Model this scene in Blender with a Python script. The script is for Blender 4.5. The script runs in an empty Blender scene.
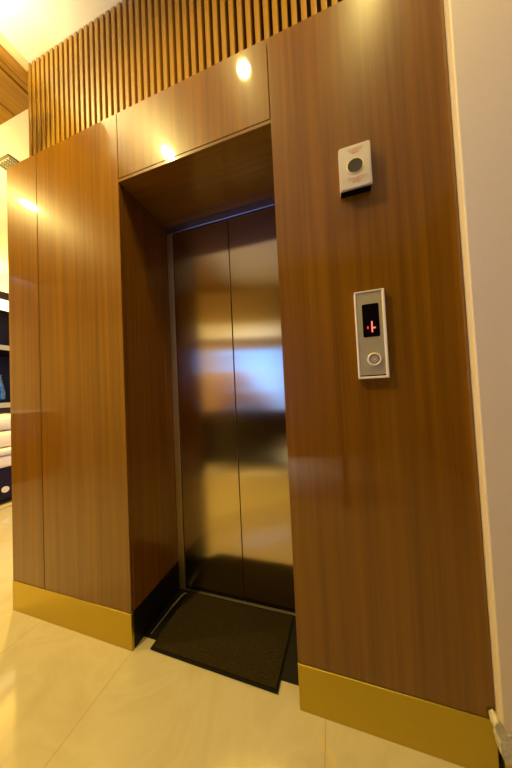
import bpy, bmesh, math, random
from mathutils import Vector, Matrix
random.seed(7)
S = bpy.context.scene
COL = S.collection

# ------------------------------------------------------------------ camera
YAW, PITCH, ROLL = .3042, .0299, .0468
def rot(yaw, pitch, roll):
    return (Matrix.Rotation(yaw, 3, 'Z') @ Matrix.Rotation(pitch, 3, 'X') @ Matrix.Rotation(roll, 3, 'Y'))
M3 = rot(YAW, PITCH, ROLL)
cam_d = bpy.data.cameras.new('camera')
cam_d.sensor_fit = 'VERTICAL'
cam_d.sensor_height = 36
cam_d.sensor_width = 24
cam_d.lens = 241.02 / 768 * 36
cam_d.clip_start = .01
cam = bpy.data.objects.new('camera', cam_d)
COL.objects.link(cam)
right, fwd, up = M3.col[0], M3.col[1], M3.col[2]
mw = Matrix.Identity(4)
for i in range(3):
    mw[i][0], mw[i][1], mw[i][2] = right[i], up[i], -fwd[i]
mw[0][3], mw[1][3], mw[2][3] = .5287, -.9309, 1.2
cam.matrix_world = mw
S.camera = cam

# ------------------------------------------------------------------ daylight, exposure
W = bpy.data.worlds.new('world')
S.world = W
W.use_nodes = True
W.node_tree.nodes['Background'].inputs['Color'].default_value = (.11, .29, 1.0, 1)
W.node_tree.nodes['Background'].inputs['Strength'].default_value = 8.5
S.view_settings.view_transform = 'Standard'
S.view_settings.look = 'None'
S.view_settings.exposure = 0.0
S.view_settings.gamma = 1.0
S.view_settings.use_curve_mapping = False
WARM = (1.0, .77, .23)
# ceiling lamps: x, y, z, watts, beam spread in degrees
LAMPS = [(.06, -.62, 3.46, 9, 178, 'recessed round ceiling downlight nearest the tall right wood panel'),
         (-.81, -.94, 3.46, 58, 160, 'recessed round ceiling downlight in front of the left wood panels'),
         (-2.50, -.80, 3.34, 55, 155, 'recessed round downlight in the wooden plank ceiling'),
         (.84, -.45, 3.46, 14, 178, 'recessed round ceiling downlight over the cream wall side'),
         (-2.75, 1.00, 3.34, 90, 170, 'added unseen round downlight in the cream ceiling before the cabinet')]  # last lamp is added out of view to brighten the far left wall

# ------------------------------------------------------------------ materials
def new_mat(name, base, rough=.5, metal=0.0, coat=0.0, coat_rough=.05, spec=.5):
    m = bpy.data.materials.new(name)
    m.use_nodes = True
    b = m.node_tree.nodes['Principled BSDF']
    b.inputs['Base Color'].default_value = (*base, 1)
    b.inputs['Roughness'].default_value = rough
    b.inputs['Metallic'].default_value = metal
    b.inputs['Coat Weight'].default_value = coat
    b.inputs['Coat Roughness'].default_value = coat_rough
    b.inputs['Specular IOR Level'].default_value = spec
    return m
def noise_col(m, scale, stops, detail=4, distortion=0.0, nscale=1.0, rough=.55):
    nt = m.node_tree
    b = nt.nodes['Principled BSDF']
    tc = nt.nodes.new('ShaderNodeTexCoord')
    mp = nt.nodes.new('ShaderNodeMapping')
    mp.inputs['Scale'].default_value = scale
    n = nt.nodes.new('ShaderNodeTexNoise')
    n.inputs['Scale'].default_value = nscale
    n.inputs['Detail'].default_value = detail
    n.inputs['Roughness'].default_value = rough
    n.inputs['Distortion'].default_value = distortion
    r = nt.nodes.new('ShaderNodeValToRGB')
    while len(r.color_ramp.elements) < len(stops):
        r.color_ramp.elements.new(.5)
    for e, (p, c) in zip(r.color_ramp.elements, stops):
        e.position = p
        e.color = (*c, 1)
    nt.links.new(tc.outputs['Object'], mp.inputs['Vector'])
    nt.links.new(mp.outputs['Vector'], n.inputs['Vector'])
    nt.links.new(n.outputs['Fac'], r.inputs['Fac'])
    nt.links.new(r.outputs['Color'], b.inputs['Base Color'])
    return r, n
def bump(m, scale, strength, dist=.001, nscale=1.0, detail=3):
    nt = m.node_tree
    b = nt.nodes['Principled BSDF']
    tc = nt.nodes.new('ShaderNodeTexCoord')
    mp = nt.nodes.new('ShaderNodeMapping')
    mp.inputs['Scale'].default_value = scale
    n = nt.nodes.new('ShaderNodeTexNoise')
    n.inputs['Scale'].default_value = nscale
    n.inputs['Detail'].default_value = detail
    bp = nt.nodes.new('ShaderNodeBump')
    bp.inputs['Strength'].default_value = strength
    bp.inputs['Distance'].default_value = dist
    nt.links.new(tc.outputs['Object'], mp.inputs['Vector'])
    nt.links.new(mp.outputs['Vector'], n.inputs['Vector'])
    nt.links.new(n.outputs['Fac'], bp.inputs['Height'])
    nt.links.new(bp.outputs['Normal'], b.inputs['Normal'])

def wood(name, dark, mid, light, scale=(26, 26, .7), rough=.3, coat=.6, cr=.09):
    m = new_mat(name, mid, rough, coat=coat, coat_rough=cr, spec=.12)
    r, n = noise_col(m, scale, [(.25, dark), (.5, mid), (.75, light)], detail=7, distortion=.35, rough=.62)
    m.node_tree.nodes['Principled BSDF'].inputs['Coat IOR'].default_value = 1.62
    bump(m, (60, 60, 1.5), .06, .0006)
    return m
M = {}
M['wood'] = wood('brown_veneer', (.124, .046, .0004), (.176, .068, .0006), (.232, .094, .001), scale=(42, 42, .8), rough=.36, coat=.85, cr=.05)
M['wood_across'] = wood('brown_veneer_across', (.124, .046, .0004), (.176, .068, .0006), (.232, .094, .001), scale=(.8, 42, 42), rough=.36, coat=.85, cr=.05)
M['slat'] = wood('slat_wood', (.26, .125, .008), (.38, .19, .014), (.46, .24, .02), rough=.3, coat=.5, cr=.16)
M['plank'] = wood('ceiling_plank_wood', (.19, .082, .004), (.29, .132, .007), (.37, .18, .012), scale=(20, .8, 20), rough=.35, coat=.4, cr=.15)
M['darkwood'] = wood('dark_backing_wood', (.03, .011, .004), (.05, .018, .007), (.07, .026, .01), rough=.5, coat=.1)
M['gap'] = new_mat('dark_gap', (.006, .004, .003), .9)
M['brass'] = new_mat('brushed_brass', (.56, .43, .055), .33, 1.0)
bump(M['brass'], (3, 3, 220), .05, .0004)
M['steel'] = new_mat('brushed_steel_door', (.60, .50, .30), .155, 1.0)
nt = M['steel'].node_tree
b = nt.nodes['Principled BSDF']
b.inputs['Anisotropic'].default_value = .92
tg = nt.nodes.new('ShaderNodeTangent')
tg.direction_type = 'UV_MAP'
nt.links.new(tg.outputs[0], b.inputs['Tangent'])
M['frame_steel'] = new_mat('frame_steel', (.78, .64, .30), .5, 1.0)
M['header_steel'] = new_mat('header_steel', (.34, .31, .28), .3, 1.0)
M['plate'] = new_mat('brushed_plate_steel', (.72, .60, .28), .42, .75)
bump(M['plate'], (500, 10, 10), .06, .0003)
M['button'] = new_mat('button_steel', (.42, .35, .17), .42, .75)
M['ivory'] = new_mat('ivory_enamel', (.80, .70, .55), .3, coat=.3)
M['boxplate'] = new_mat('pale_satin_metal', (.64, .56, .43), .38, .5)
M['orange'] = new_mat('orange_print', (.75, .22, .03), .5)
M['lens'] = new_mat('dark_green_glass', (.055, .05, .025), .12, coat=.6)
M['black'] = new_mat('black_plastic', (.003, .002, .002), .25, spec=.12)
M['blackrub'] = new_mat('black_rubber', (.006, .005, .004), .7, spec=.15)
M['granite'] = new_mat('black_granite', (.008, .006, .005), .45, spec=.2)
noise_col(M['granite'], (90, 90, 90), [(.3, (.004, .003, .002)), (.7, (.012, .009, .006))])
M['alu'] = new_mat('dull_aluminium', (.30, .27, .20), .4, 1.0)
M['seal'] = new_mat('grey_sealant', (.26, .23, .16), .8)
M['putty'] = new_mat('rough_plaster', (.62, .56, .40), .9)
noise_col(M['putty'], (60, 60, 60), [(.3, (.45, .40, .24)), (.7, (.74, .68, .52))])
bump(M['putty'], (80, 80, 80), .6, .004)
M['cream'] = new_mat('cream_paint', (.80, .67, .40), .6)
bump(M['cream'], (120, 120, 120), .05, .001)
M['wallright'] = new_mat('pale_beige_paint', (.74, .61, .42), .55)
M['ceil'] = new_mat('ceiling_paint', (.90, .88, .80), .8)
M['backwall'] = new_mat('tan_paint', (.60, .45, .17), .7)
M['brownpaint'] = new_mat('brown_paint', (.10, .05, .02), .7)
M['white'] = new_mat('white_gloss', (.86, .86, .88), .35)
M['grille'] = new_mat('grille_metal', (.17, .14, .055), .7)
M['cabinet'] = new_mat('dark_cabinet', (.012, .004, .003), .5, spec=.2)
M['gold'] = new_mat('gold_edge', (.50, .33, .08), .4, 1.0)
M['blueglass'] = new_mat('blue_glass', (.02, .12, .42), .08, coat=.8)
noise_col(M['blueglass'], (14, 14, 14), [(.35, (.002, .006, .07)), (.65, (.01, .09, .20))])
M['sofa'] = new_mat('cream_upholstery', (.78, .68, .46), .85)
M['rug'] = new_mat('tan_rug', (.42, .30, .12), .95)
M['skin'] = new_mat('skin', (.42, .22, .13), .5)
M['shirt'] = new_mat('dark_shirt', (.035, .022, .018), .85)
M['shirt_tan'] = new_mat('tan_shirt', (.40, .24, .11), .9)
M['leather'] = new_mat('brown_leather', (.20, .11, .045), .6)
M['trouser'] = new_mat('dark_trousers', (.03, .022, .016), .85)
M['hair'] = new_mat('dark_hair', (.012, .009, .007), .6)
M['shoe'] = new_mat('black_shoe', (.01, .009, .008), .4)
M['blind'] = new_mat('blind_slat_white', (.80, .82, .88), .5)

# mat fibre
m = new_mat('brown_coir', (.05, .035, .015), .95, spec=.1)
noise_col(m, (1, 1, 1), [(.34, (.007, .004, .001)), (.54, (.030, .019, .005)), (.74, (.085, .060, .018))], detail=6, nscale=170, rough=.8)
bump(m, (1, 1, 1), .9, .006, nscale=220)
M['coir'] = m

# emitters
def emit(name, col, s):
    m = bpy.data.materials.new(name)
    m.use_nodes = True
    nt = m.node_tree
    nt.nodes.clear()
    o = nt.nodes.new('ShaderNodeOutputMaterial')
    e = nt.nodes.new('ShaderNodeEmission')
    e.inputs['Color'].default_value = (*col, 1)
    e.inputs['Strength'].default_value = s
    nt.links.new(e.outputs[0], o.inputs[0])
    return m
M['lampglow'] = emit('lamp_glow', (1, .80, .48), 3)
M['red'] = emit('red_led', (1, .05, .03), 1.2)
M['redcore'] = emit('red_led_bright', (1, .16, .12), 1.8)
M['shelfglow'] = emit('shelf_strip_light', (1, .80, .42), 3)

# floor: polished cream marble tiles with thin joints
m = new_mat('cream_marble', (.74, .60, .38), .09, coat=.25, coat_rough=.04)
nt = m.node_tree
b = nt.nodes['Principled BSDF']
r, n = noise_col(m, (1.3, 1.3, 1.3), [(.3, (.44, .355, .215)), (.48, (.485, .405, .26)), (.55, (.465, .38, .24)), (.72, (.505, .42, .28))], detail=8, distortion=1.6, nscale=1.6)
tc = nt.nodes.new('ShaderNodeTexCoord')
n2 = nt.nodes.new('ShaderNodeTexNoise')
n2.inputs['Scale'].default_value = 3.2
n2.inputs['Detail'].default_value = 6
n2.inputs['Distortion'].default_value = 2.2
r2 = nt.nodes.new('ShaderNodeValToRGB')
for e, (p, c) in zip(r2.color_ramp.elements, [(.655, (0, 0, 0)), (.70, (1, 1, 1))]):
    e.position = p
    e.color = (*c, 1)
mx = nt.nodes.new('ShaderNodeMix')
mx.data_type = 'RGBA'
mx.inputs[7].default_value = (.62, .42, .14, 1)
mul = nt.nodes.new('ShaderNodeMath')
mul.operation = 'MULTIPLY'
mul.inputs[1].default_value = .45
nt.links.new(tc.outputs['Object'], n2.inputs['Vector'])
nt.links.new(n2.outputs['Fac'], r2.inputs['Fac'])
nt.links.new(r2.outputs['Color'], mul.inputs[0])
nt.links.new(mul.outputs[0], mx.inputs[0])
nt.links.new(r.outputs['Color'], mx.inputs[6])
sep = nt.nodes.new('ShaderNodeSeparateXYZ')
nt.links.new(tc.outputs['Object'], sep.inputs[0])
def joint(sock, pos, w):
    a = nt.nodes.new('ShaderNodeMath'); a.operation = 'COMPARE'
    a.inputs[1].default_value = pos; a.inputs[2].default_value = w
    nt.links.new(sock, a.inputs[0])
    return a.outputs[0]
js = [joint(sep.outputs[0], p, .0013) for p in (-2.27, -1.66, -1.052, -.437, .443, 1.05)]
js += [joint(sep.outputs[1], p, .0013) for p in (-2.55, -1.35, .62, 1.82)]
acc = js[0]
for j in js[1:]:
    a = nt.nodes.new('ShaderNodeMath'); a.operation = 'MAXIMUM'
    nt.links.new(acc, a.inputs[0]); nt.links.new(j, a.inputs[1])
    acc = a.outputs[0]
mj = nt.nodes.new('ShaderNodeMix'); mj.data_type = 'RGBA'
mj.inputs[7].default_value = (.34, .25, .12, 1)
nt.links.new(acc, mj.inputs[0])
nt.links.new(mx.outputs[2], mj.inputs[6])
nt.links.new(mj.outputs[2], b.inputs['Base Color'])
M['marble'] = m

# ------------------------------------------------------------------ mesh helpers
class MB:
    def __init__(self): self.bm = bmesh.new()
    def box(self, x0, x1, y0, y1, z0, z1, bev=0.0, seg=2):
        t = bmesh.new()
        bmesh.ops.create_cube(t, size=1)
        for v in t.verts:
            v.co = Vector(((x0 + x1) / 2 + v.co.x * (x1 - x0), (y0 + y1) / 2 + v.co.y * (y1 - y0), (z0 + z1) / 2 + v.co.z * (z1 - z0)))
        if bev > 0:
            bmesh.ops.bevel(t, geom=t.edges[:], offset=bev, segments=seg, affect='EDGES', profile=.5)
        return self._add(t)
    def _add(self, t, mat=None):
        if mat is not None:
            bmesh.ops.transform(t, matrix=mat, verts=t.verts)
        me = bpy.data.meshes.new('tmp')
        t.to_mesh(me)
        t.free()
        self.bm.from_mesh(me)
        bpy.data.meshes.remove(me)
        return self
    def cyl(self, c, r, h, axis='Z', r2=None, seg=32, bev=0.0):
        t = bmesh.new()
        bmesh.ops.create_cone(t, cap_ends=True, segments=seg, radius1=r, radius2=r if r2 is None else r2, depth=h)
        if bev > 0:
            ed = [e for e in t.edges if abs(e.verts[0].co.z - e.verts[1].co.z) < 1e-6]
            bmesh.ops.bevel(t, geom=ed, offset=bev, segments=2, affect='EDGES')
        R = {'Z': Matrix.Identity(4), 'Y': Matrix.Rotation(math.pi / 2, 4, 'X'), 'X': Matrix.Rotation(math.pi / 2, 4, 'Y')}[axis]
        return self._add(t, Matrix.Translation(c) @ R)
    def torus(self, c, R, r, axis='Z', seg=40, ms=10):
        t = bmesh.new()
        rings = []
        for i in range(seg):
            a = 2 * math.pi * i / seg
            rings.append([t.verts.new(((R + r * math.cos(2 * math.pi * j / ms)) * math.cos(a), (R + r * math.cos(2 * math.pi * j / ms)) * math.sin(a), r * math.sin(2 * math.pi * j / ms))) for j in range(ms)])
        for i in range(seg):
            for j in range(ms):
                t.faces.new((rings[i][j], rings[(i + 1) % seg][j], rings[(i + 1) % seg][(j + 1) % ms], rings[i][(j + 1) % ms]))
        Rm = {'Z': Matrix.Identity(4), 'Y': Matrix.Rotation(math.pi / 2, 4, 'X')}[axis]
        return self._add(t, Matrix.Translation(c) @ Rm)
    def lathe(self, c, prof, seg=32):
        t = bmesh.new()
        rings = [[t.verts.new((r * math.cos(2 * math.pi * i / seg), r * math.sin(2 * math.pi * i / seg), z)) for i in range(seg)] for r, z in prof]
        for a, b2 in zip(rings, rings[1:]):
            for i in range(seg):
                t.faces.new((a[i], a[(i + 1) % seg], b2[(i + 1) % seg], b2[i]))
        t.faces.new(rings[0][::-1])
        t.faces.new(rings[-1])
        return self._add(t, Matrix.Translation(c))
    def prism(self, pts, y0, y1):
        t = bmesh.new()
        a = [t.verts.new((x, y0, z)) for x, z in pts]
        b2 = [t.verts.new((x, y1, z)) for x, z in pts]
        t.faces.new(a); t.faces.new(b2[::-1])
        for i in range(len(pts)):
            j = (i + 1) % len(pts)
            t.faces.new((a[j], a[i], b2[i], b2[j]))
        bmesh.ops.recalc_face_normals(t, faces=t.faces)
        return self._add(t)
    def xform(self, mtx):
        bmesh.ops.transform(self.bm, matrix=mtx, verts=self.bm.verts)
        return self
    def build(self, name, mat, parent=None, origin=None, smooth=True):
        me = bpy.data.meshes.new(name)
        o = bpy.data.objects.new(name, me)
        COL.objects.link(o)
        org = Vector((0, 0, 0))
        if parent is not None:
            o.parent = parent
            org = wloc(parent)
        elif origin is not None:
            org = Vector(origin)
            o.location = org
        bmesh.ops.transform(self.bm, matrix=Matrix.Translation(-org), verts=self.bm.verts)
        bmesh.ops.recalc_face_normals(self.bm, faces=self.bm.faces)
        self.bm.to_mesh(me)
        self.bm.free()
        me.materials.append(M[mat] if isinstance(mat, str) else mat)
        if smooth:
            me.shade_smooth()
            try:
                me.set_sharp_from_angle(angle=math.radians(14))
            except Exception:
                pass
        return o
def wloc(o):
    v = Vector((0, 0, 0))
    while o is not None:
        v += Vector(o.location)
        o = o.parent
    return v
def tag(o, label=None, cat=None, group=None, kind=None):
    if label: o['label'] = label
    if cat: o['category'] = cat
    if group: o['group'] = group
    if kind: o['kind'] = kind
    return o
def thing(name, loc, label, cat, group=None):
    o = bpy.data.objects.new(name, None)
    o.empty_display_size = .05
    COL.objects.link(o)
    o.location = loc
    return tag(o, label, cat, group)
def struct(name, mb, mat, label=None):
    return tag(mb.build(name, mat), label, None, None, 'structure')
def box(*a, **k): return MB().box(*a, **k)

# ------------------------------------------------------------------ key sizes (wall face is y = 0, metres)
X0, XJ, XA, XB, XR = -1.302, -1.036, -.437, .350, .951
HS, HO, HT, HC, HW = .168, 2.278, 2.637, 3.46, 3.34
D = .366
PT = .018                                                       # veneer thickness
G = .0022                                                       # half of a joint

# ------------------------------------------------------------------ the setting
struct('floor', box(-4.6, 2.0, -4.6, 2.6, -.1, 0), 'marble', 'polished cream marble tile floor with thin joints')
struct('ceiling', box(X0 + .02, 2.0, -4.6, 2.6, HC, HC + .1), 'ceil', 'bright cream plaster ceiling above the slats')
# left lower ceiling: planks to y=.22, then cream plaster with an air grille
struct('ceiling_plaster', box(-4.6, X0 - .02, .22, 2.6, HW, HW + .08), 'cream', 'cream plaster ceiling beyond the wooden planks')
struct('trim_1', MB().box(X0 - .03, X0 + .02, -4.6, .114, 3.402, HC + .1).box(X0 - .03, X0 + .004, .114, 2.6, 3.402, HC + .1), 'cream', 'cream cornice strip between ceiling and wooden fascia')
pc = thing('plank_ceiling', (-2.9, -2.1, HW), 'lowered ceiling of brown wooden planks at upper left corner', 'wooden ceiling')
xs = [-1.340, -1.384, -1.62, -1.86, -2.10, -2.34, -2.58, -2.82, -3.06, -3.30, -3.54, -3.78, -4.02, -4.26, -4.55]
for i, (a, c) in enumerate(zip(xs, xs[1:])):
    z = HW + (.010 if i == 0 else 0)
    box(c + .003, a - .003, -4.2, .22, z, z + .022, .002).build('plank', 'plank', pc)
box(-4.55, -1.31, -4.2, .218, HW + .034, HW + .05).build('backing_board', 'darkwood', pc)
box(-1.334, -1.298, -4.2, .215, HW + .004, 3.402, .002).build('fascia_board', 'plank', pc)
g = thing('air_grille', (-2.115, 1.3, HW), 'long louvred air grille set in the cream ceiling above left panels', 'air grille')
gb = MB()
for i in range(5):
    x = -2.205 + .036 * i
    gb.box(x, x + .012, .40, 2.3, HW - .006, HW - .001)
for k in range(130):
    gb.box(-2.2, -2.035, .41 + .0145 * k, .4165 + .0145 * k, HW - .007, HW - .002)
gb.build('louvre', 'grille', g)
MB().box(-2.215, -2.2, .39, 2.31, HW - .01, HW).box(-2.035, -2.02, .39, 2.31, HW - .01, HW).box(-2.215, -2.02, .375, .39, HW - .01, HW).build('grille_frame', 'grille', g)

struct('wall_left', box(-4.7, -4.6, -4.6, 2.6, 0, 3.5), 'cream', 'cream wall of the room at far left')
struct('wall_far', box(-4.6, X0 - .0, 2.6, 2.7, 0, 3.5), 'cream')
# wall right: cream plaster standing a little proud of the veneer
wr = MB().box(XR, 2.0, -.03, .30, .098, HC, .004)
struct('wall_right', wr, 'wallright', 'pale cream wall right of the tall wood panel')
struct('baseboard_right', box(XR + .006, 2.0, -.012, .2, 0, .098), 'brass')
struct('wall_side', box(2.0, 2.1, -4.6, .3, 0, 3.5), 'brownpaint')
# putty crumbling at the foot of the wall
pb = MB()
pts = [(.932, .199), (.939, .204), (.949, .196), (.958, .178), (.972, .172), (.985, .150), (.985, .092), (.972, .088), (.953, .093), (.945, .099), (.941, .118), (.9395, .140), (.941, .158), (.933, .170), (.929, .186)]
pb.prism(pts, -.036, -.004)
bmesh.ops.subdivide_edges(pb.bm, edges=pb.bm.edges[:], cuts=2)
for v in pb.bm.verts:
    v.co += Vector((random.uniform(-.0015, .0015), random.uniform(-.003, .003), random.uniform(-.002, .002)))
struct('trim_2', pb, 'putty', 'ragged torn plaster at the foot of the cream wall')
# shaft structure behind the cladding
struct('wall_shaft_left', box(X0 + .006, XA - PT - .004, PT + .004, 2.0, 0, HT - .02), 'gap')
struct('wall_shaft_right', box(XB + PT + .03, XR - .004, PT + .004, D - .02, 0, HT - .02), 'gap')
struct('wall_shaft_lintel', box(XA - PT - .004, XB + PT + .02, PT + .004, D, HO + PT + .004, HT - .02), 'gap')
struct('wall_shaft_back', box(XA - PT - .004, XR - .004, D + .12, 2.0, 0, HO + PT + .004), 'gap')
struct('wall_shaft_top', box(X0 + .006, XR - .004, .186, 2.0, HT - .008, HC), 'gap', 'dark shaft wall behind the slats')
# brass skirting
bs = MB().box(X0, XA, -.003, .014, 0.001, HS, .001)
struct('baseboard_left', bs, 'brass', 'brushed brass skirting under the left wood panels')
struct('baseboard_tall_panel', box(XB, XR - .004, -.003, .014, 0.001, HS, .001), 'brass', 'brushed brass skirting under the tall right panel')
struct('baseboard_jamb', MB().box(XA - .014, XA + .003, .0145, D, .001, HS), 'granite')  # brass skirting's dark reflection put in as a near-black stone colour
struct('baseboard_jamb_right', MB().box(XB - .003, XB + .014, .0145, D, .001, HS), 'granite')  # same near-black colour in place of darkly reflecting brass
struct('baseboard_end', MB().box(X0, X0 + .004, .0145, 2.0, .001, HS), 'brass')
# threshold
struct('trim_3', box(XA + .003, XB - .003, .070, D + .05, .0, .004), 'granite', 'black stone threshold inside the elevator recess')
sb = MB()
px = [(-.405, .085), (-.402, .13), (-.400, .20), (-.398, .25), (-.394, .29), (-.390, .322), (-.386, .336), (-.372, .346)]
for (ax, ay), (bx, by) in zip(px, px[1:]):
    w = .0022 if ay < .25 else .005
    t = bmesh.new()
    vs = [t.verts.new(p) for p in ((ax - w, ay, .004), (ax + w, ay, .004), (bx + w, by, .004), (bx - w, by, .004), (ax - w * .5, ay, .009), (ax + w * .5, ay, .009), (bx + w * .5, by, .009), (bx - w * .5, by, .009))]
    for f in ((0, 1, 2, 3), (4, 5, 6, 7), (0, 1, 5, 4), (1, 2, 6, 5), (2, 3, 7, 6), (3, 0, 4, 7)):
        t.faces.new([vs[i] for i in f])
    sb._add(t)
struct('trim_4', sb, 'seal', 'bead of grey sealant along the threshold edge')
# back wall, turned a little, with the window
ang = math.atan2(-.3, .954)
BW = Matrix.Translation((-.9, -3.2, 0)) @ Matrix.Rotation(ang, 4, 'Z')
WX0, WX1, WZ0, WZ1 = -.90, .58, .15, 2.13
bw = MB().box(-4.6, WX0, -.12, 0, 0, 3.5).box(WX1, 3.6, -.12, 0, 0, 3.5).box(WX0, WX1, -.12, 0, 0, WZ0).box(WX0, WX1, -.12, 0, WZ1, 3.5)
struct('wall_back', bw.xform(BW), 'backwall')
wf = MB()
for a in (WX0, WX1 - .05, (WX0 + WX1) / 2 - .02):
    wf.box(a, a + .05, -.10, -.05, WZ0, WZ1)
wf.box(WX0, WX1, -.10, -.05, WZ0, WZ0 + .05).box(WX0, WX1, -.10, -.05, WZ1 - .05, WZ1)
struct('window_1', wf.xform(BW), 'white', 'window behind the viewer with white frame')
bl = MB()
nsl = 44
for i in range(nsl):
    z = WZ0 + .04 + (WZ1 - WZ0 - .08) * i / (nsl - 1)
    t = bmesh.new()
    bmesh.ops.create_cube(t, size=1)
    bl._add(t, Matrix.Translation(((WX0 + WX1) / 2, -.02, z)) @ Matrix.Rotation(math.radians(18), 4, 'X') @ Matrix.Diagonal((WX1 - WX0 - .04, .028, .001, 1)))
tag(bl.xform(BW).build('window_blind', 'blind'), 'white horizontal slat blind across the window', 'blind')
bx = box(-1.56, .60, .0, .16, 2.30, 2.62, .01)
struct('trim_5', bx.xform(BW), 'white', 'white pelmet box above the window')

# narrow ceiling strip, made up and added unseen to whiten the pelmet
ps = thing('added_strip_lamp', tuple(BW @ Vector((-.44, .48, HC - .01))), 'added unseen ceiling strip washing the white pelmet', 'ceiling lamp')
sb2 = MB().box(-1.5, .62, .44, .45, HC - .02, HC).box(-1.5, .62, .51, .52, HC - .02, HC).box(-1.51, -1.5, .44, .52, HC - .02, HC).box(.62, .63, .44, .52, HC - .02, HC)
sb2.xform(BW).build('housing', 'white', ps)
ld = bpy.data.lights.new('added_strip_light', 'AREA')
ld.shape = 'RECTANGLE'; ld.size = 2.1; ld.size_y = .05; ld.energy = 75; ld.color = (.80, .86, 1); ld.spread = math.radians(42)
lo = bpy.data.objects.new('added_strip_light', ld)
COL.objects.link(lo)
lo.parent = ps
lo.rotation_euler = (0, 0, ang)
# brown curtain added unseen beside the window to darken what the right panel reflects
cm = bmesh.new()
rows = []
for z in (.02, 3.40):
    rows.append([cm.verts.new((.64 + 1.7 * i / 120, .10 + .035 * math.sin(i * .62) + .01 * math.sin(i * .21), z)) for i in range(121)])
for i in range(120):
    cm.faces.new((rows[0][i], rows[0][i + 1], rows[1][i + 1], rows[1][i]))
bmesh.ops.solidify(cm, geom=cm.faces[:], thickness=.006)
cu = MB(); cu._add(cm)
tag(cu.xform(BW).build('curtain', 'brownpaint'), 'added unseen brown full length curtain beside the window behind the viewer', 'curtain')

# ------------------------------------------------------------------ wood cladding
def panel(x0, x1, y0, y1, z0, z1, label, veneer='wood'):
    o = box(x0, x1, y0, y1, z0, z1, .0012, 1).build('wood_panel', veneer, None, ((x0 + x1) / 2, (y0 + y1) / 2, z0))
    return tag(o, label, 'wood panel')
panel(X0, XJ - G, 0, PT, HS + .001, HT, 'narrow brown wood wall panel at the left end')
panel(XJ + G, XA - G * .3, 0, PT, HS + .001, HT, 'wide brown wood wall panel left of the elevator opening')
panel(XA + G, XB - G, 0, PT, HO + PT + .002, HT, 'brown wood panel above the elevator opening')
panel(XB + G * .3, XR - .0025, 0, PT, HS + .001, HT, 'tall brown wood panel carrying the call plate')
panel(XA - PT, XA, PT + .001, D, HS + .001, HO, 'wood lining on the left side of the recess')
panel(XB, XB + PT, PT + .001, D, HS + .001, HO, 'wood lining on the right side of the recess')
panel(XA - PT, XB + PT, 0.0005, D, HO + .001, HO + PT, 'wood lining overhead in the elevator recess', 'wood_across')
panel(X0, X0 + .005, PT + .001, 2.0, HS + .001, HT, 'wood end panel turning back along the corridor')
# slat screen
SY = .12
sl = thing('slat_screen', (-.2, SY + .02, HT), 'screen of upright wooden slats above the wood panels', 'slat screen')
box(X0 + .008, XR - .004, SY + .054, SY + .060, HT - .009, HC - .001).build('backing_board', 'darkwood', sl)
proto = None
ns = int((XR - X0 - .03) / .0425)
for i in range(ns):
    x = X0 + .017 + .0425 * i
    if proto is None:
        proto = box(x - .0125, x + .0125, SY - .004, SY + .054, HT - .008, HC - .001, .004, 3).build('slat', 'slat', sl)
        first_x = x
    else:
        c = proto.copy()
        COL.objects.link(c)
        c.parent = sl
        c.location.x = x - first_x
box(X0, XR - .005, PT + .001, .182, HT - .010, HT - .0085).build('ledge', 'wood', sl)

# ------------------------------------------------------------------ elevator
fr = thing('elevator_door_frame', (0, D + .02, 0), 'brushed steel door frame around the elevator doors', 'door frame')
box(XA, XA + .040, D, D + .05, .005, HO, .002).build('jamb', 'frame_steel', fr)
box(XB + .024, XB + .07, D + .001, D + .05, .005, HO, .002).build('jamb', 'frame_steel', fr)
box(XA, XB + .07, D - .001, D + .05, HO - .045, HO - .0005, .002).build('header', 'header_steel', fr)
MB().box(XA + .0465, XB + .023, D + .006, D + .05, HO - .0515, HO - .0455).box(XA + .0405, XA + .0458, D + .006, D + .05, .006, HO - .05).build('gasket', 'gap', fr)
box(XA + .0, XB - .0, D - .002, D + .055, .0042, .0085, .001).build('sill', 'alu', fr)
for x0, x1, side in ((XA + .046, -.0105, 'left'), (-.0075, .372, 'right')):
    lf = thing('elevator_door', ((x0 + x1) / 2, D + .03, .01), side + ' sliding leaf of the brushed steel elevator doors', 'elevator door')
    box(x0, x1, D + .004, D + .034, .011, HO - .052, .0025).build('leaf', 'steel', lf)
    me = lf.children[0].data
    uv = me.uv_layers.new(name='UVMap')
    for lp in me.loops:
        v = me.vertices[lp.vertex_index].co
        uv.data[lp.index].uv = (v.x + v.y * .1, v.z)
    e = x1 if side == 'left' else x0
    s = -1 if side == 'left' else 1
    box(min(e, e + s * .001) - .0009, max(e, e + s * .001) + .0009, D + .008, D + .030, .012, HO - .06).build('edge_seal', 'blackrub', lf)

# floor mat
fm = thing('floor_mat', (-.04, .2, .004), 'dark brown coir mat lying before the elevator doors', 'floor mat')
c4 = [(-.356, .024), (.260, .018), (.277, .356), (-.362, .356)]
def quad(cs, z0, z1, inset=0):
    cx = sum(p[0] for p in cs) / 4; cy = sum(p[1] for p in cs) / 4
    t = bmesh.new()
    q = [(p[0] + (inset if p[0] < cx else -inset), p[1] + (inset if p[1] < cy else -inset)) for p in cs]
    a = [t.verts.new((x, y, z0)) for x, y in q]; c = [t.verts.new((x, y, z1)) for x, y in q]
    t.faces.new(a[::-1]); t.faces.new(c)
    for i in range(4):
        j = (i + 1) % 4
        t.faces.new((a[i], a[j], c[j], c[i]))
    m_ = MB(); m_._add(t); return m_
quad(c4, .0045, .0095).build('border', 'blackrub', fm)
quad(c4, .0096, .0150, .007).build('pile', 'coir', fm)

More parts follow.
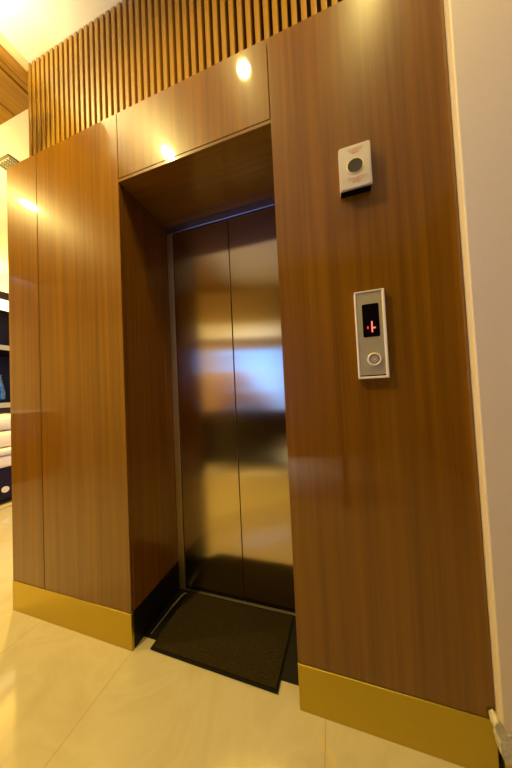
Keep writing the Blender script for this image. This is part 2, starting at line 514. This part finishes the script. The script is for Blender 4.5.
# ------------------------------------------------------------------ call plate
cp = thing('call_plate', (.67, -.008, 1.38), 'tall steel call plate with red floor display and button', 'call plate')
def rrect(x0, x1, z0, z1, r=.006, n=4, lean=0.0):
    out = []
    for cx, cz, a0 in ((x1 - r, z1 - r, 0), (x0 + r, z1 - r, 90), (x0 + r, z0 + r, 180), (x1 - r, z0 + r, 270)):
        for i in range(n + 1):
            a = math.radians(a0 + 90 * i / n)
            out.append((cx + r * math.cos(a), cz + r * math.sin(a)))
    return out
PX0, PX1, PZ0, PZ1 = .6205, .7175, 1.225, 1.533
MB().prism(rrect(PX0, PX1, PZ0, PZ1), -.011, 0).build('back_box', 'ivory', cp)
MB().box(PX0, PX0 + .006, -.017, -.010, PZ0 + .002, PZ1 - .002, .002).box(PX1 - .009, PX1, -.017, -.010, PZ0 + .002, PZ1 - .002, .002)\
    .box(PX0, PX1, -.017, -.010, PZ0, PZ0 + .008, .002).box(PX0, PX1, -.017, -.010, PZ1 - .005, PZ1, .002).build('rim', 'ivory', cp)
box(PX0 + .006, PX1 - .009, -.0135, -.0105, PZ0 + .0125, PZ1 - .005, .0005).build('faceplate', 'plate', cp)
box(PX0 + .006, PX1 - .009, -.0125, -.0108, PZ0 + .008, PZ0 + .0125).build('shadow_gap', 'black', cp)
dp = MB().prism(rrect(.6435, .6965, 1.370, 1.486, .005), -.0148, -.0136).build('display', 'black', cp)
MB().box(.6705, .6750, -.0156, -.0149, 1.386, 1.424).box(.6745, .6835, -.0156, -.0149, 1.3985, 1.4035).build('digit', 'redcore', dp)
MB().box(.6570, .6615, -.0156, -.0149, 1.398, 1.4075).build('dash', 'red', dp)
bt = MB().cyl((.6740, -.0155, 1.2915), .0170, .004, 'Y', bev=.001).build('button', 'button', cp)
MB().torus((.6740, -.0165, 1.2915), .0195, .0030, 'Y').build('button_ring', 'ivory', bt)
rb = MB()
for i in range(10):
    a = 2 * math.pi * i / 10
    rb.cyl((.6740 + .0085 * math.cos(a), -.0178, 1.2915 + .0085 * math.sin(a)), .0019, .0012, 'Y', seg=10)
rb.cyl((.6740, -.0178, 1.2915), .0035, .0012, 'Y', seg=14)
rb.build('button_mark', 'ivory', bt)

# ------------------------------------------------------------------ alarm box with the round opening
ab = thing('alarm_box', (.648, -.017, 1.97), 'small pale metal box with round dark glass and orange print', 'alarm box')
AX0, AX1, AZ0, AZ1, AY = .5965, .6985, 1.893, 2.049, -.034
bo = MB().prism(rrect(AX0, AX1, AZ0, AZ1, .004), AY + .006, 0)
bo.build('case', 'black', ab)
fp = MB().prism(rrect(AX0, AX1, AZ0, AZ1, .004), AY, AY + .0062)
bmesh.ops.bevel(fp.bm, geom=[e for e in fp.bm.edges if all(abs(v.co.y - AY) < 1e-6 for v in e.verts)], offset=.003, segments=2, affect='EDGES')
fp.build('front_plate', 'boxplate', ab)
MB().box(AX0 - .0008, AX0, AY + .003, -.001, AZ0 + .004, AZ1 - .004).box(AX1, AX1 + .0008, AY + .003, -.001, AZ0 + .004, AZ1 - .004).box(AX0 + .004, AX1 - .004, AY + .003, -.001, AZ1, AZ1 + .0008).build('side_cover', 'ivory', ab)
gl = MB().cyl((.6475, AY - .0004, 1.9715), .0255, .002, 'Y', seg=40).build('round_glass', 'lens', ab)
MB().torus((.6475, AY - .0005, 1.9715), .0262, .0016, 'Y').build('ring', 'plate', gl)
def printed(zc, widths, x_c):
    for k, w in enumerate(widths):
        t = MB()
        z = zc - .0075 * k
        x = x_c - w / 2
        while x < x_c + w / 2:
            l = random.uniform(.003, .0055)
            h = random.choice((.0036, .0044, .0032))
            t.box(x, x + .0011, AY - .0006, AY - .0001, z, z + h)
            t.box(x, x + l, AY - .0006, AY - .0001, z + random.choice((0, .0016, h - .001)), z + random.choice((.0028, .0026)) + .0004)
            x += l + .0011
        t.build('print_line', 'orange', ab)
printed(2.0315, (.048, .040, .024), .6490)
printed(1.9275, (.060, .058, .030), .6520)
for sx, sz in ((AX0 + .010, AZ0 + .010), (AX1 - .010, AZ0 + .010), (AX0 + .010, AZ1 - .010), (AX1 - .010, AZ1 - .010)):
    MB().cyl((sx, AY - .0004, sz), .0026, .0014, 'Y', seg=14).build('screw', 'plate', ab)

# ------------------------------------------------------------------ things in the room beyond the left end
cb = thing('display_cabinet', (-4.25, 1.4, 1.16), 'dark wall cabinet with gold edged shelves beyond the left panels', 'cabinet')
CX, CY0, CY1 = -3.9, .6, 2.3
box(-4.6, -4.56, CY0, CY1, 1.15, 2.80).build('back_panel', 'cabinet', cb)
box(-4.6, CX, CY0, CY0 + .03, 1.15, 2.80).build('side_panel', 'cabinet', cb)
box(-4.6, CX, CY1 - .03, CY1, 1.15, 2.80).build('side_panel', 'cabinet', cb)
box(-4.6, CX, CY0, CY1, 2.695, 2.80).build('top', 'cabinet', cb)
box(-4.6, CX, CY0, CY1, 1.07, 1.135).build('bottom', 'cabinet', cb)
for z in (1.955, 1.135):
    s_ = box(-4.56, CX - .012, CY0 + .03, CY1 - .03, z, z + .07).build('shelf', 'cabinet', cb)
    box(CX - .012, CX, CY0 + .03, CY1 - .03, z, z + .07).build('shelf_edge', 'gold', s_)
nb = box(CX - .05, CX - .02, CY0 + .03, CY1 - .03, 2.54, 2.69).build('light_strip', 'shelfglow', cb)
ld = bpy.data.lights.new('added_cabinet_light', 'AREA')  # unseen light added on the cabinet top to whiten the wall above
ld.shape = 'RECTANGLE'; ld.size = .1; ld.size_y = 1.5; ld.energy = 35; ld.color = WARM
lo = bpy.data.objects.new('added_cabinet_light', ld)
COL.objects.link(lo)
lo.parent = cb
lo.location = Vector((-4.35, 1.45, 2.83)) - wloc(cb)
lo.rotation_euler = (math.pi, 0, 0)
box(-4.42, -4.28, .68, 2.22, 2.80, 2.826).build('added_tray', 'gold', cb)  # made-up tray under the added wall light
for i, (y, r_, lab) in enumerate(((1.255, .075, 'blue glass vase nearest the wood panel edge on the cabinet shelf'), (1.55, .07, 'blue glass vase further back on the cabinet shelf'))):
    v = MB().lathe((-4.02, y, 1.2055), [(.035, 0), (r_ * .95, .05), (r_, .14), (r_ * .75, .24), (.035, .33), (.032, .38), (.045, .40)]).build('glass_vase', 'blueglass', None, None)
    tag(v, lab, 'vase', 'blue vases in the cabinet')
sf = thing('sofa', (-3.55, 1.25, 0), 'cream upholstered sofa on a dark base at far left', 'sofa')
SX = -3.2
box(-3.95, SX, .45, 2.2, .07, .43, .01).build('base', 'cabinet', sf)
box(-3.95, SX + .02, .45, 2.2, .44, .575, .03).build('seat_frame', 'sofa', sf)
for a in (.47, 1.32):
    box(-3.95, SX + .03, a, a + .84, .58, .66, .03, 3).build('seat_cushion', 'sofa', sf)
    box(-3.95, SX - .03, a, a + .84, .665, .86, .07, 4).build('back_cushion', 'sofa', sf)
    box(-3.95, SX - .05, a, a + .84, .865, 1.05, .07, 4).build('back_cushion', 'sofa', sf)
for y in (.55, 2.1):
    for x in (-3.27, -3.88):
        MB().cyl((x, y, .035), .03, .07, 'Z').build('leg', 'cabinet', sf)
MB().cyl((SX + .004, .905, .185), .035, .012, 'X').build('base_disc', 'ivory', sf)
tag(box(-3.95, -3.10, .30, 2.35, .0005, .012, .003).build('floor_rug', 'rug'), 'tan rug under the cream sofa at far left', 'rug')
# counter seen only in the gloss of the panels
rc = thing('reception_counter', (-4.2, -1.0, 0), 'dark wood reception counter with pale top along the left wall', 'counter')
box(-4.55, -4.0, -1.9, -.2, .0, 1.03, .004).build('body', 'plank', rc)
box(-4.58, -3.94, -1.95, -.15, 1.03, 1.075, .006).build('top', 'white', rc)

# ------------------------------------------------------------------ ceiling lamps
for x, y, z, w, spr, lab in LAMPS:
    t = thing('downlight', (x, y, z), lab, 'downlight', 'ceiling downlights')
    MB().torus((x, y, z - .003), .055, .006).build('ring', 'white', t)
    MB().cyl((x, y, z - .0035), .048, .004).build('diffuser', 'lampglow', t)
    ld = bpy.data.lights.new('downlight_beam', 'AREA')
    ld.shape = 'DISK'
    ld.size = .085
    ld.energy = w
    ld.color = WARM
    ld.spread = math.radians(spr)
    lo = bpy.data.objects.new('downlight_beam', ld)
    COL.objects.link(lo)
    lo.parent = t
    lo.location = (0, 0, -.0075)
# a bowl uplighter made up and added out of view to brighten the ceiling
def uplighter(x, y, z, w, lab):
    t = thing('added_pendant', (x, y, z), lab, 'added lamp')
    MB().lathe((x, y, z), [(.03, -.10), (.11, -.07), (.16, 0), (.165, .02), (.15, .02), (.10, -.05), (.02, -.07)]).build('bowl', 'brownpaint', t)
    MB().cyl((x, y, z + (HC - z) / 2), .006, HC - z).build('rod', 'gold', t)
    ld = bpy.data.lights.new('added_uplight', 'AREA')
    ld.shape = 'DISK'; ld.size = .24; ld.energy = w; ld.color = (1.0, .82, .37)
    lo = bpy.data.objects.new('added_uplight', ld)
    COL.objects.link(lo)
    lo.parent = t
    lo.location = (0, 0, .022)
    lo.rotation_euler = (math.pi, 0, 0)
uplighter(-1.12, -.37, 3.17, 12, 'added unseen brown bowl lamp throwing light up near the slats')
uplighter(-2.6, -.1, 2.75, 45, 'added unseen brown bowl lamp under the wooden plank ceiling')

# ------------------------------------------------------------------ person and console seen in the gloss of the steel doors
def skin_mesh(name, joints, edges, mat, parent, levels=2):
    me = bpy.data.meshes.new(name)
    keys = list(joints)
    me.from_pydata([Vector(joints[k][0]) for k in keys], [(keys.index(a), keys.index(c)) for a, c in edges], [])
    o = bpy.data.objects.new(name, me)
    COL.objects.link(o)
    sk = o.modifiers.new('skin', 'SKIN')
    sk.use_smooth_shade = True
    if not me.skin_vertices:
        me.attributes.new('skin_vertices', 'FLOAT', 'POINT')
    for k, v in zip(keys, me.skin_vertices[0].data):
        r = joints[k][1]
        v.radius = (r, r) if isinstance(r, (int, float)) else r
    me.skin_vertices[0].data[0].use_root = True
    sd = o.modifiers.new('sub', 'SUBSURF')
    sd.levels = sd.render_levels = levels
    dg = bpy.context.evaluated_depsgraph_get()
    dg.update()
    m2 = bpy.data.meshes.new_from_object(o.evaluated_get(dg))
    o.modifiers.clear()
    o.data = m2
    bpy.data.meshes.remove(me)
    m2.transform(Matrix.Translation(-wloc(parent)))
    o.parent = parent
    m2.materials.clear()
    m2.materials.append(M[mat])
    m2.shade_smooth()
    return o

pr = thing('person', (-1.0, -1.80, 0), 'person in a tan shirt and dark trousers leaning one hand on the console', 'person')
J = {'pelvis': ((-1.02, -1.82, .93), (.15, .11)), 'waist': ((-1.00, -1.81, 1.08), (.135, .10)), 'chest': ((-.98, -1.79, 1.35), (.15, .11)),
     'neckbase': ((-.97, -1.78, 1.48), .075), 'neck': ((-.96, -1.76, 1.52), .062), 'jaw': ((-.95, -1.73, 1.585), (.082, .095)), 'skull': ((-.95, -1.75, 1.68), (.100, .118)), 'crown': ((-.95, -1.76, 1.745), (.080, .095)),
     'sr': ((-.79, -1.78, 1.45), .062), 'er': ((-.56, -1.74, 1.17), .044), 'wr': ((-.34, -1.72, .98), .030), 'pr': ((-.275, -1.715, .935), (.040, .020)),
     'sl': ((-1.15, -1.79, 1.45), .062), 'el': ((-1.27, -1.84, 1.13), .044), 'wl': ((-1.25, -1.72, .90), .030), 'pl': ((-1.245, -1.69, .83), (.022, .040)),
     'hr': ((-.93, -1.82, .88), .095), 'kr': ((-.90, -1.78, .48), .062), 'ar': ((-.89, -1.82, .09), .042), 'tr': ((-.88, -1.66, .045), .036),
     'hl': ((-1.11, -1.82, .88), .095), 'kl': ((-1.13, -1.78, .48), .062), 'al': ((-1.14, -1.82, .09), .042), 'tl': ((-1.15, -1.66, .045), .036)}
E_ = [('pelvis', 'waist'), ('waist', 'chest'), ('chest', 'neckbase'), ('neckbase', 'neck'), ('neck', 'jaw'), ('jaw', 'skull'), ('skull', 'crown'),
      ('chest', 'sr'), ('sr', 'er'), ('er', 'wr'), ('wr', 'pr'), ('chest', 'sl'), ('sl', 'el'), ('el', 'wl'), ('wl', 'pl'),
      ('pelvis', 'hr'), ('hr', 'kr'), ('kr', 'ar'), ('ar', 'tr'), ('pelvis', 'hl'), ('hl', 'kl'), ('kl', 'al'), ('al', 'tl')]
for s_, (px_, py_, pz_), d_ in (('r', (-.275, -1.715, .935), (.85, .25, -.30)), ('l', (-1.245, -1.69, .83), (.05, .25, -.95))):
    side = Vector((-.2, .95, 0)) if s_ == 'r' else Vector((0, .95, .2))
    dv = Vector(d_).normalized()
    for k, (off, ln) in enumerate(((-.027, .062), (-.009, .075), (.009, .080), (.027, .072))):
        a = Vector((px_, py_, pz_)) + side * off + dv * .02
        b_ = a + dv * ln * .55
        c_ = b_ + (dv + Vector((0, 0, -.45))).normalized() * ln * .45
        for t_, p_, r_ in (('a', a, .0095), ('b', b_, .0085), ('c', c_, .007)):
            J[f'{s_}{k}{t_}'] = (tuple(p_), r_)
        E_ += [('p' + s_, f'{s_}{k}a'), (f'{s_}{k}a', f'{s_}{k}b'), (f'{s_}{k}b', f'{s_}{k}c')]
    a = Vector((px_, py_, pz_)) + side * .038 - dv * .01
    b_ = a + (dv + side * .8).normalized() * .045
    J[s_ + 'ta'] = (tuple(a), .011); J[s_ + 'tb'] = (tuple(b_), .009)
    E_ += [('p' + s_, s_ + 'ta'), (s_ + 'ta', s_ + 'tb')]
skin_mesh('body', J, E_, 'skin', pr)
sub = lambda ks, g: {k: (J[k][0], tuple(x + g for x in J[k][1]) if isinstance(J[k][1], tuple) else J[k][1] + g) for k in ks}
ed = lambda ks: [e for e in E_ if e[0] in ks and e[1] in ks]
ks = ['chest', 'pelvis', 'waist', 'neckbase', 'sr', 'er', 'wr', 'sl', 'el', 'wl']
skin_mesh('shirt', sub(ks, .040), ed(ks), 'shirt_tan', pr)
TJ = {'p': ((-1.01, -1.82, 1.07), (.15, .12)), 'hr': ((-.93, -1.82, .86), .118), 'kr': ((-.90, -1.78, .48), .092), 'ar': ((-.89, -1.82, .09), .072),
      'hl': ((-1.10, -1.82, .86), .118), 'kl': ((-1.13, -1.78, .48), .092), 'al': ((-1.14, -1.82, .09), .072)}
skin_mesh('trousers', TJ, [('p', 'hr'), ('hr', 'kr'), ('kr', 'ar'), ('p', 'hl'), ('hl', 'kl'), ('kl', 'al')], 'trouser', pr)
for a in (('ar', 'tr'), ('al', 'tl')):
    jj = {a[0]: ((J[a[0]][0][0], J[a[0]][0][1], .065), .066), a[1]: (J[a[1]][0], .058)}
    skin_mesh('shoe', jj, [a], 'shoe', pr)
skin_mesh('hair', {'a': ((-.95, -1.80, 1.64), .095), 'b': ((-.95, -1.785, 1.73), (.108, .115)), 'c': ((-.95, -1.735, 1.785), (.085, .06))}, [('a', 'b'), ('b', 'c')], 'hair', pr)
for sx in (-.032, .032):
    MB().cyl((-.95 + sx, -1.655, 1.675), .007, .006, 'Y', seg=14).build('eye', 'hair', pr)
skin_mesh('nose', {'a': ((-.95, -1.658, 1.68), .014), 'b': ((-.95, -1.640, 1.63), .020)}, [('a', 'b')], 'skin', pr)
ct = thing('console_table', (.25, -1.8, 0), 'dark wood console table behind the viewer', 'table')
box(-.17, .66, -1.98, -1.60, .60, .875, .006).build('body', 'cabinet', ct)
box(-.19, .68, -2.0, -1.58, .876, .90, .004).build('top', 'cabinet', ct)
for x in (-.15, .60):
    for y in (-1.97, -1.65):
        box(x, x + .04, y, y + .04, 0, .60, .003).build('leg', 'cabinet', ct)
sd_ = thing('sideboard', (-1.25, -2.2, 0), 'long dark sideboard behind the person under the window edge', 'sideboard')
box(-1.98, -.24, -2.42, -2.06, .05, .83, .006).build('body', 'cabinet', sd_)
box(-2.0, -.22, -2.44, -2.04, .831, .86, .004).build('top', 'cabinet', sd_)
box(-1.94, -.28, -2.38, -2.10, .0, .049).build('plinth', 'black', sd_)
for x in (-1.97, -1.39, -.81):
    dr = box(x, x + .56, -2.06, -2.045, .09, .80, .003).build('door', 'cabinet', sd_)
    MB().cyl((x + .28, -2.035, .60), .012, .02, 'Y').build('knob', 'gold', dr)
bg = thing('added_bag', (-.62, -2.24, .86), 'added unseen brown bag standing on the long dark sideboard', 'bag')  # unseen bag added to fill out the silhouette reflected in the doors
bb = MB().box(-.95, -.36, -2.36, -2.12, .862, 1.20, .07, 4)
for v in bb.bm.verts:
    if v.co.z > 1.0:
        k = (v.co.z - 1.0) / .2
        v.co.x += (-.95 - v.co.x) * .30 * k * ((v.co.x + .95) / .59)
        v.co.y += (-2.24 - v.co.y) * .35 * k
bb.build('body', 'leather', bg)
MB().torus((-.72, -2.24, 1.19), .07, .010, 'Y').build('handle', 'trouser', bg)
MB().box(-.80, -.76, -2.122, -2.112, .90, 1.13, .003).build('strap', 'trouser', bg)
MB().box(-.55, -.51, -2.122, -2.112, .90, 1.10, .003).build('strap', 'trouser', bg)
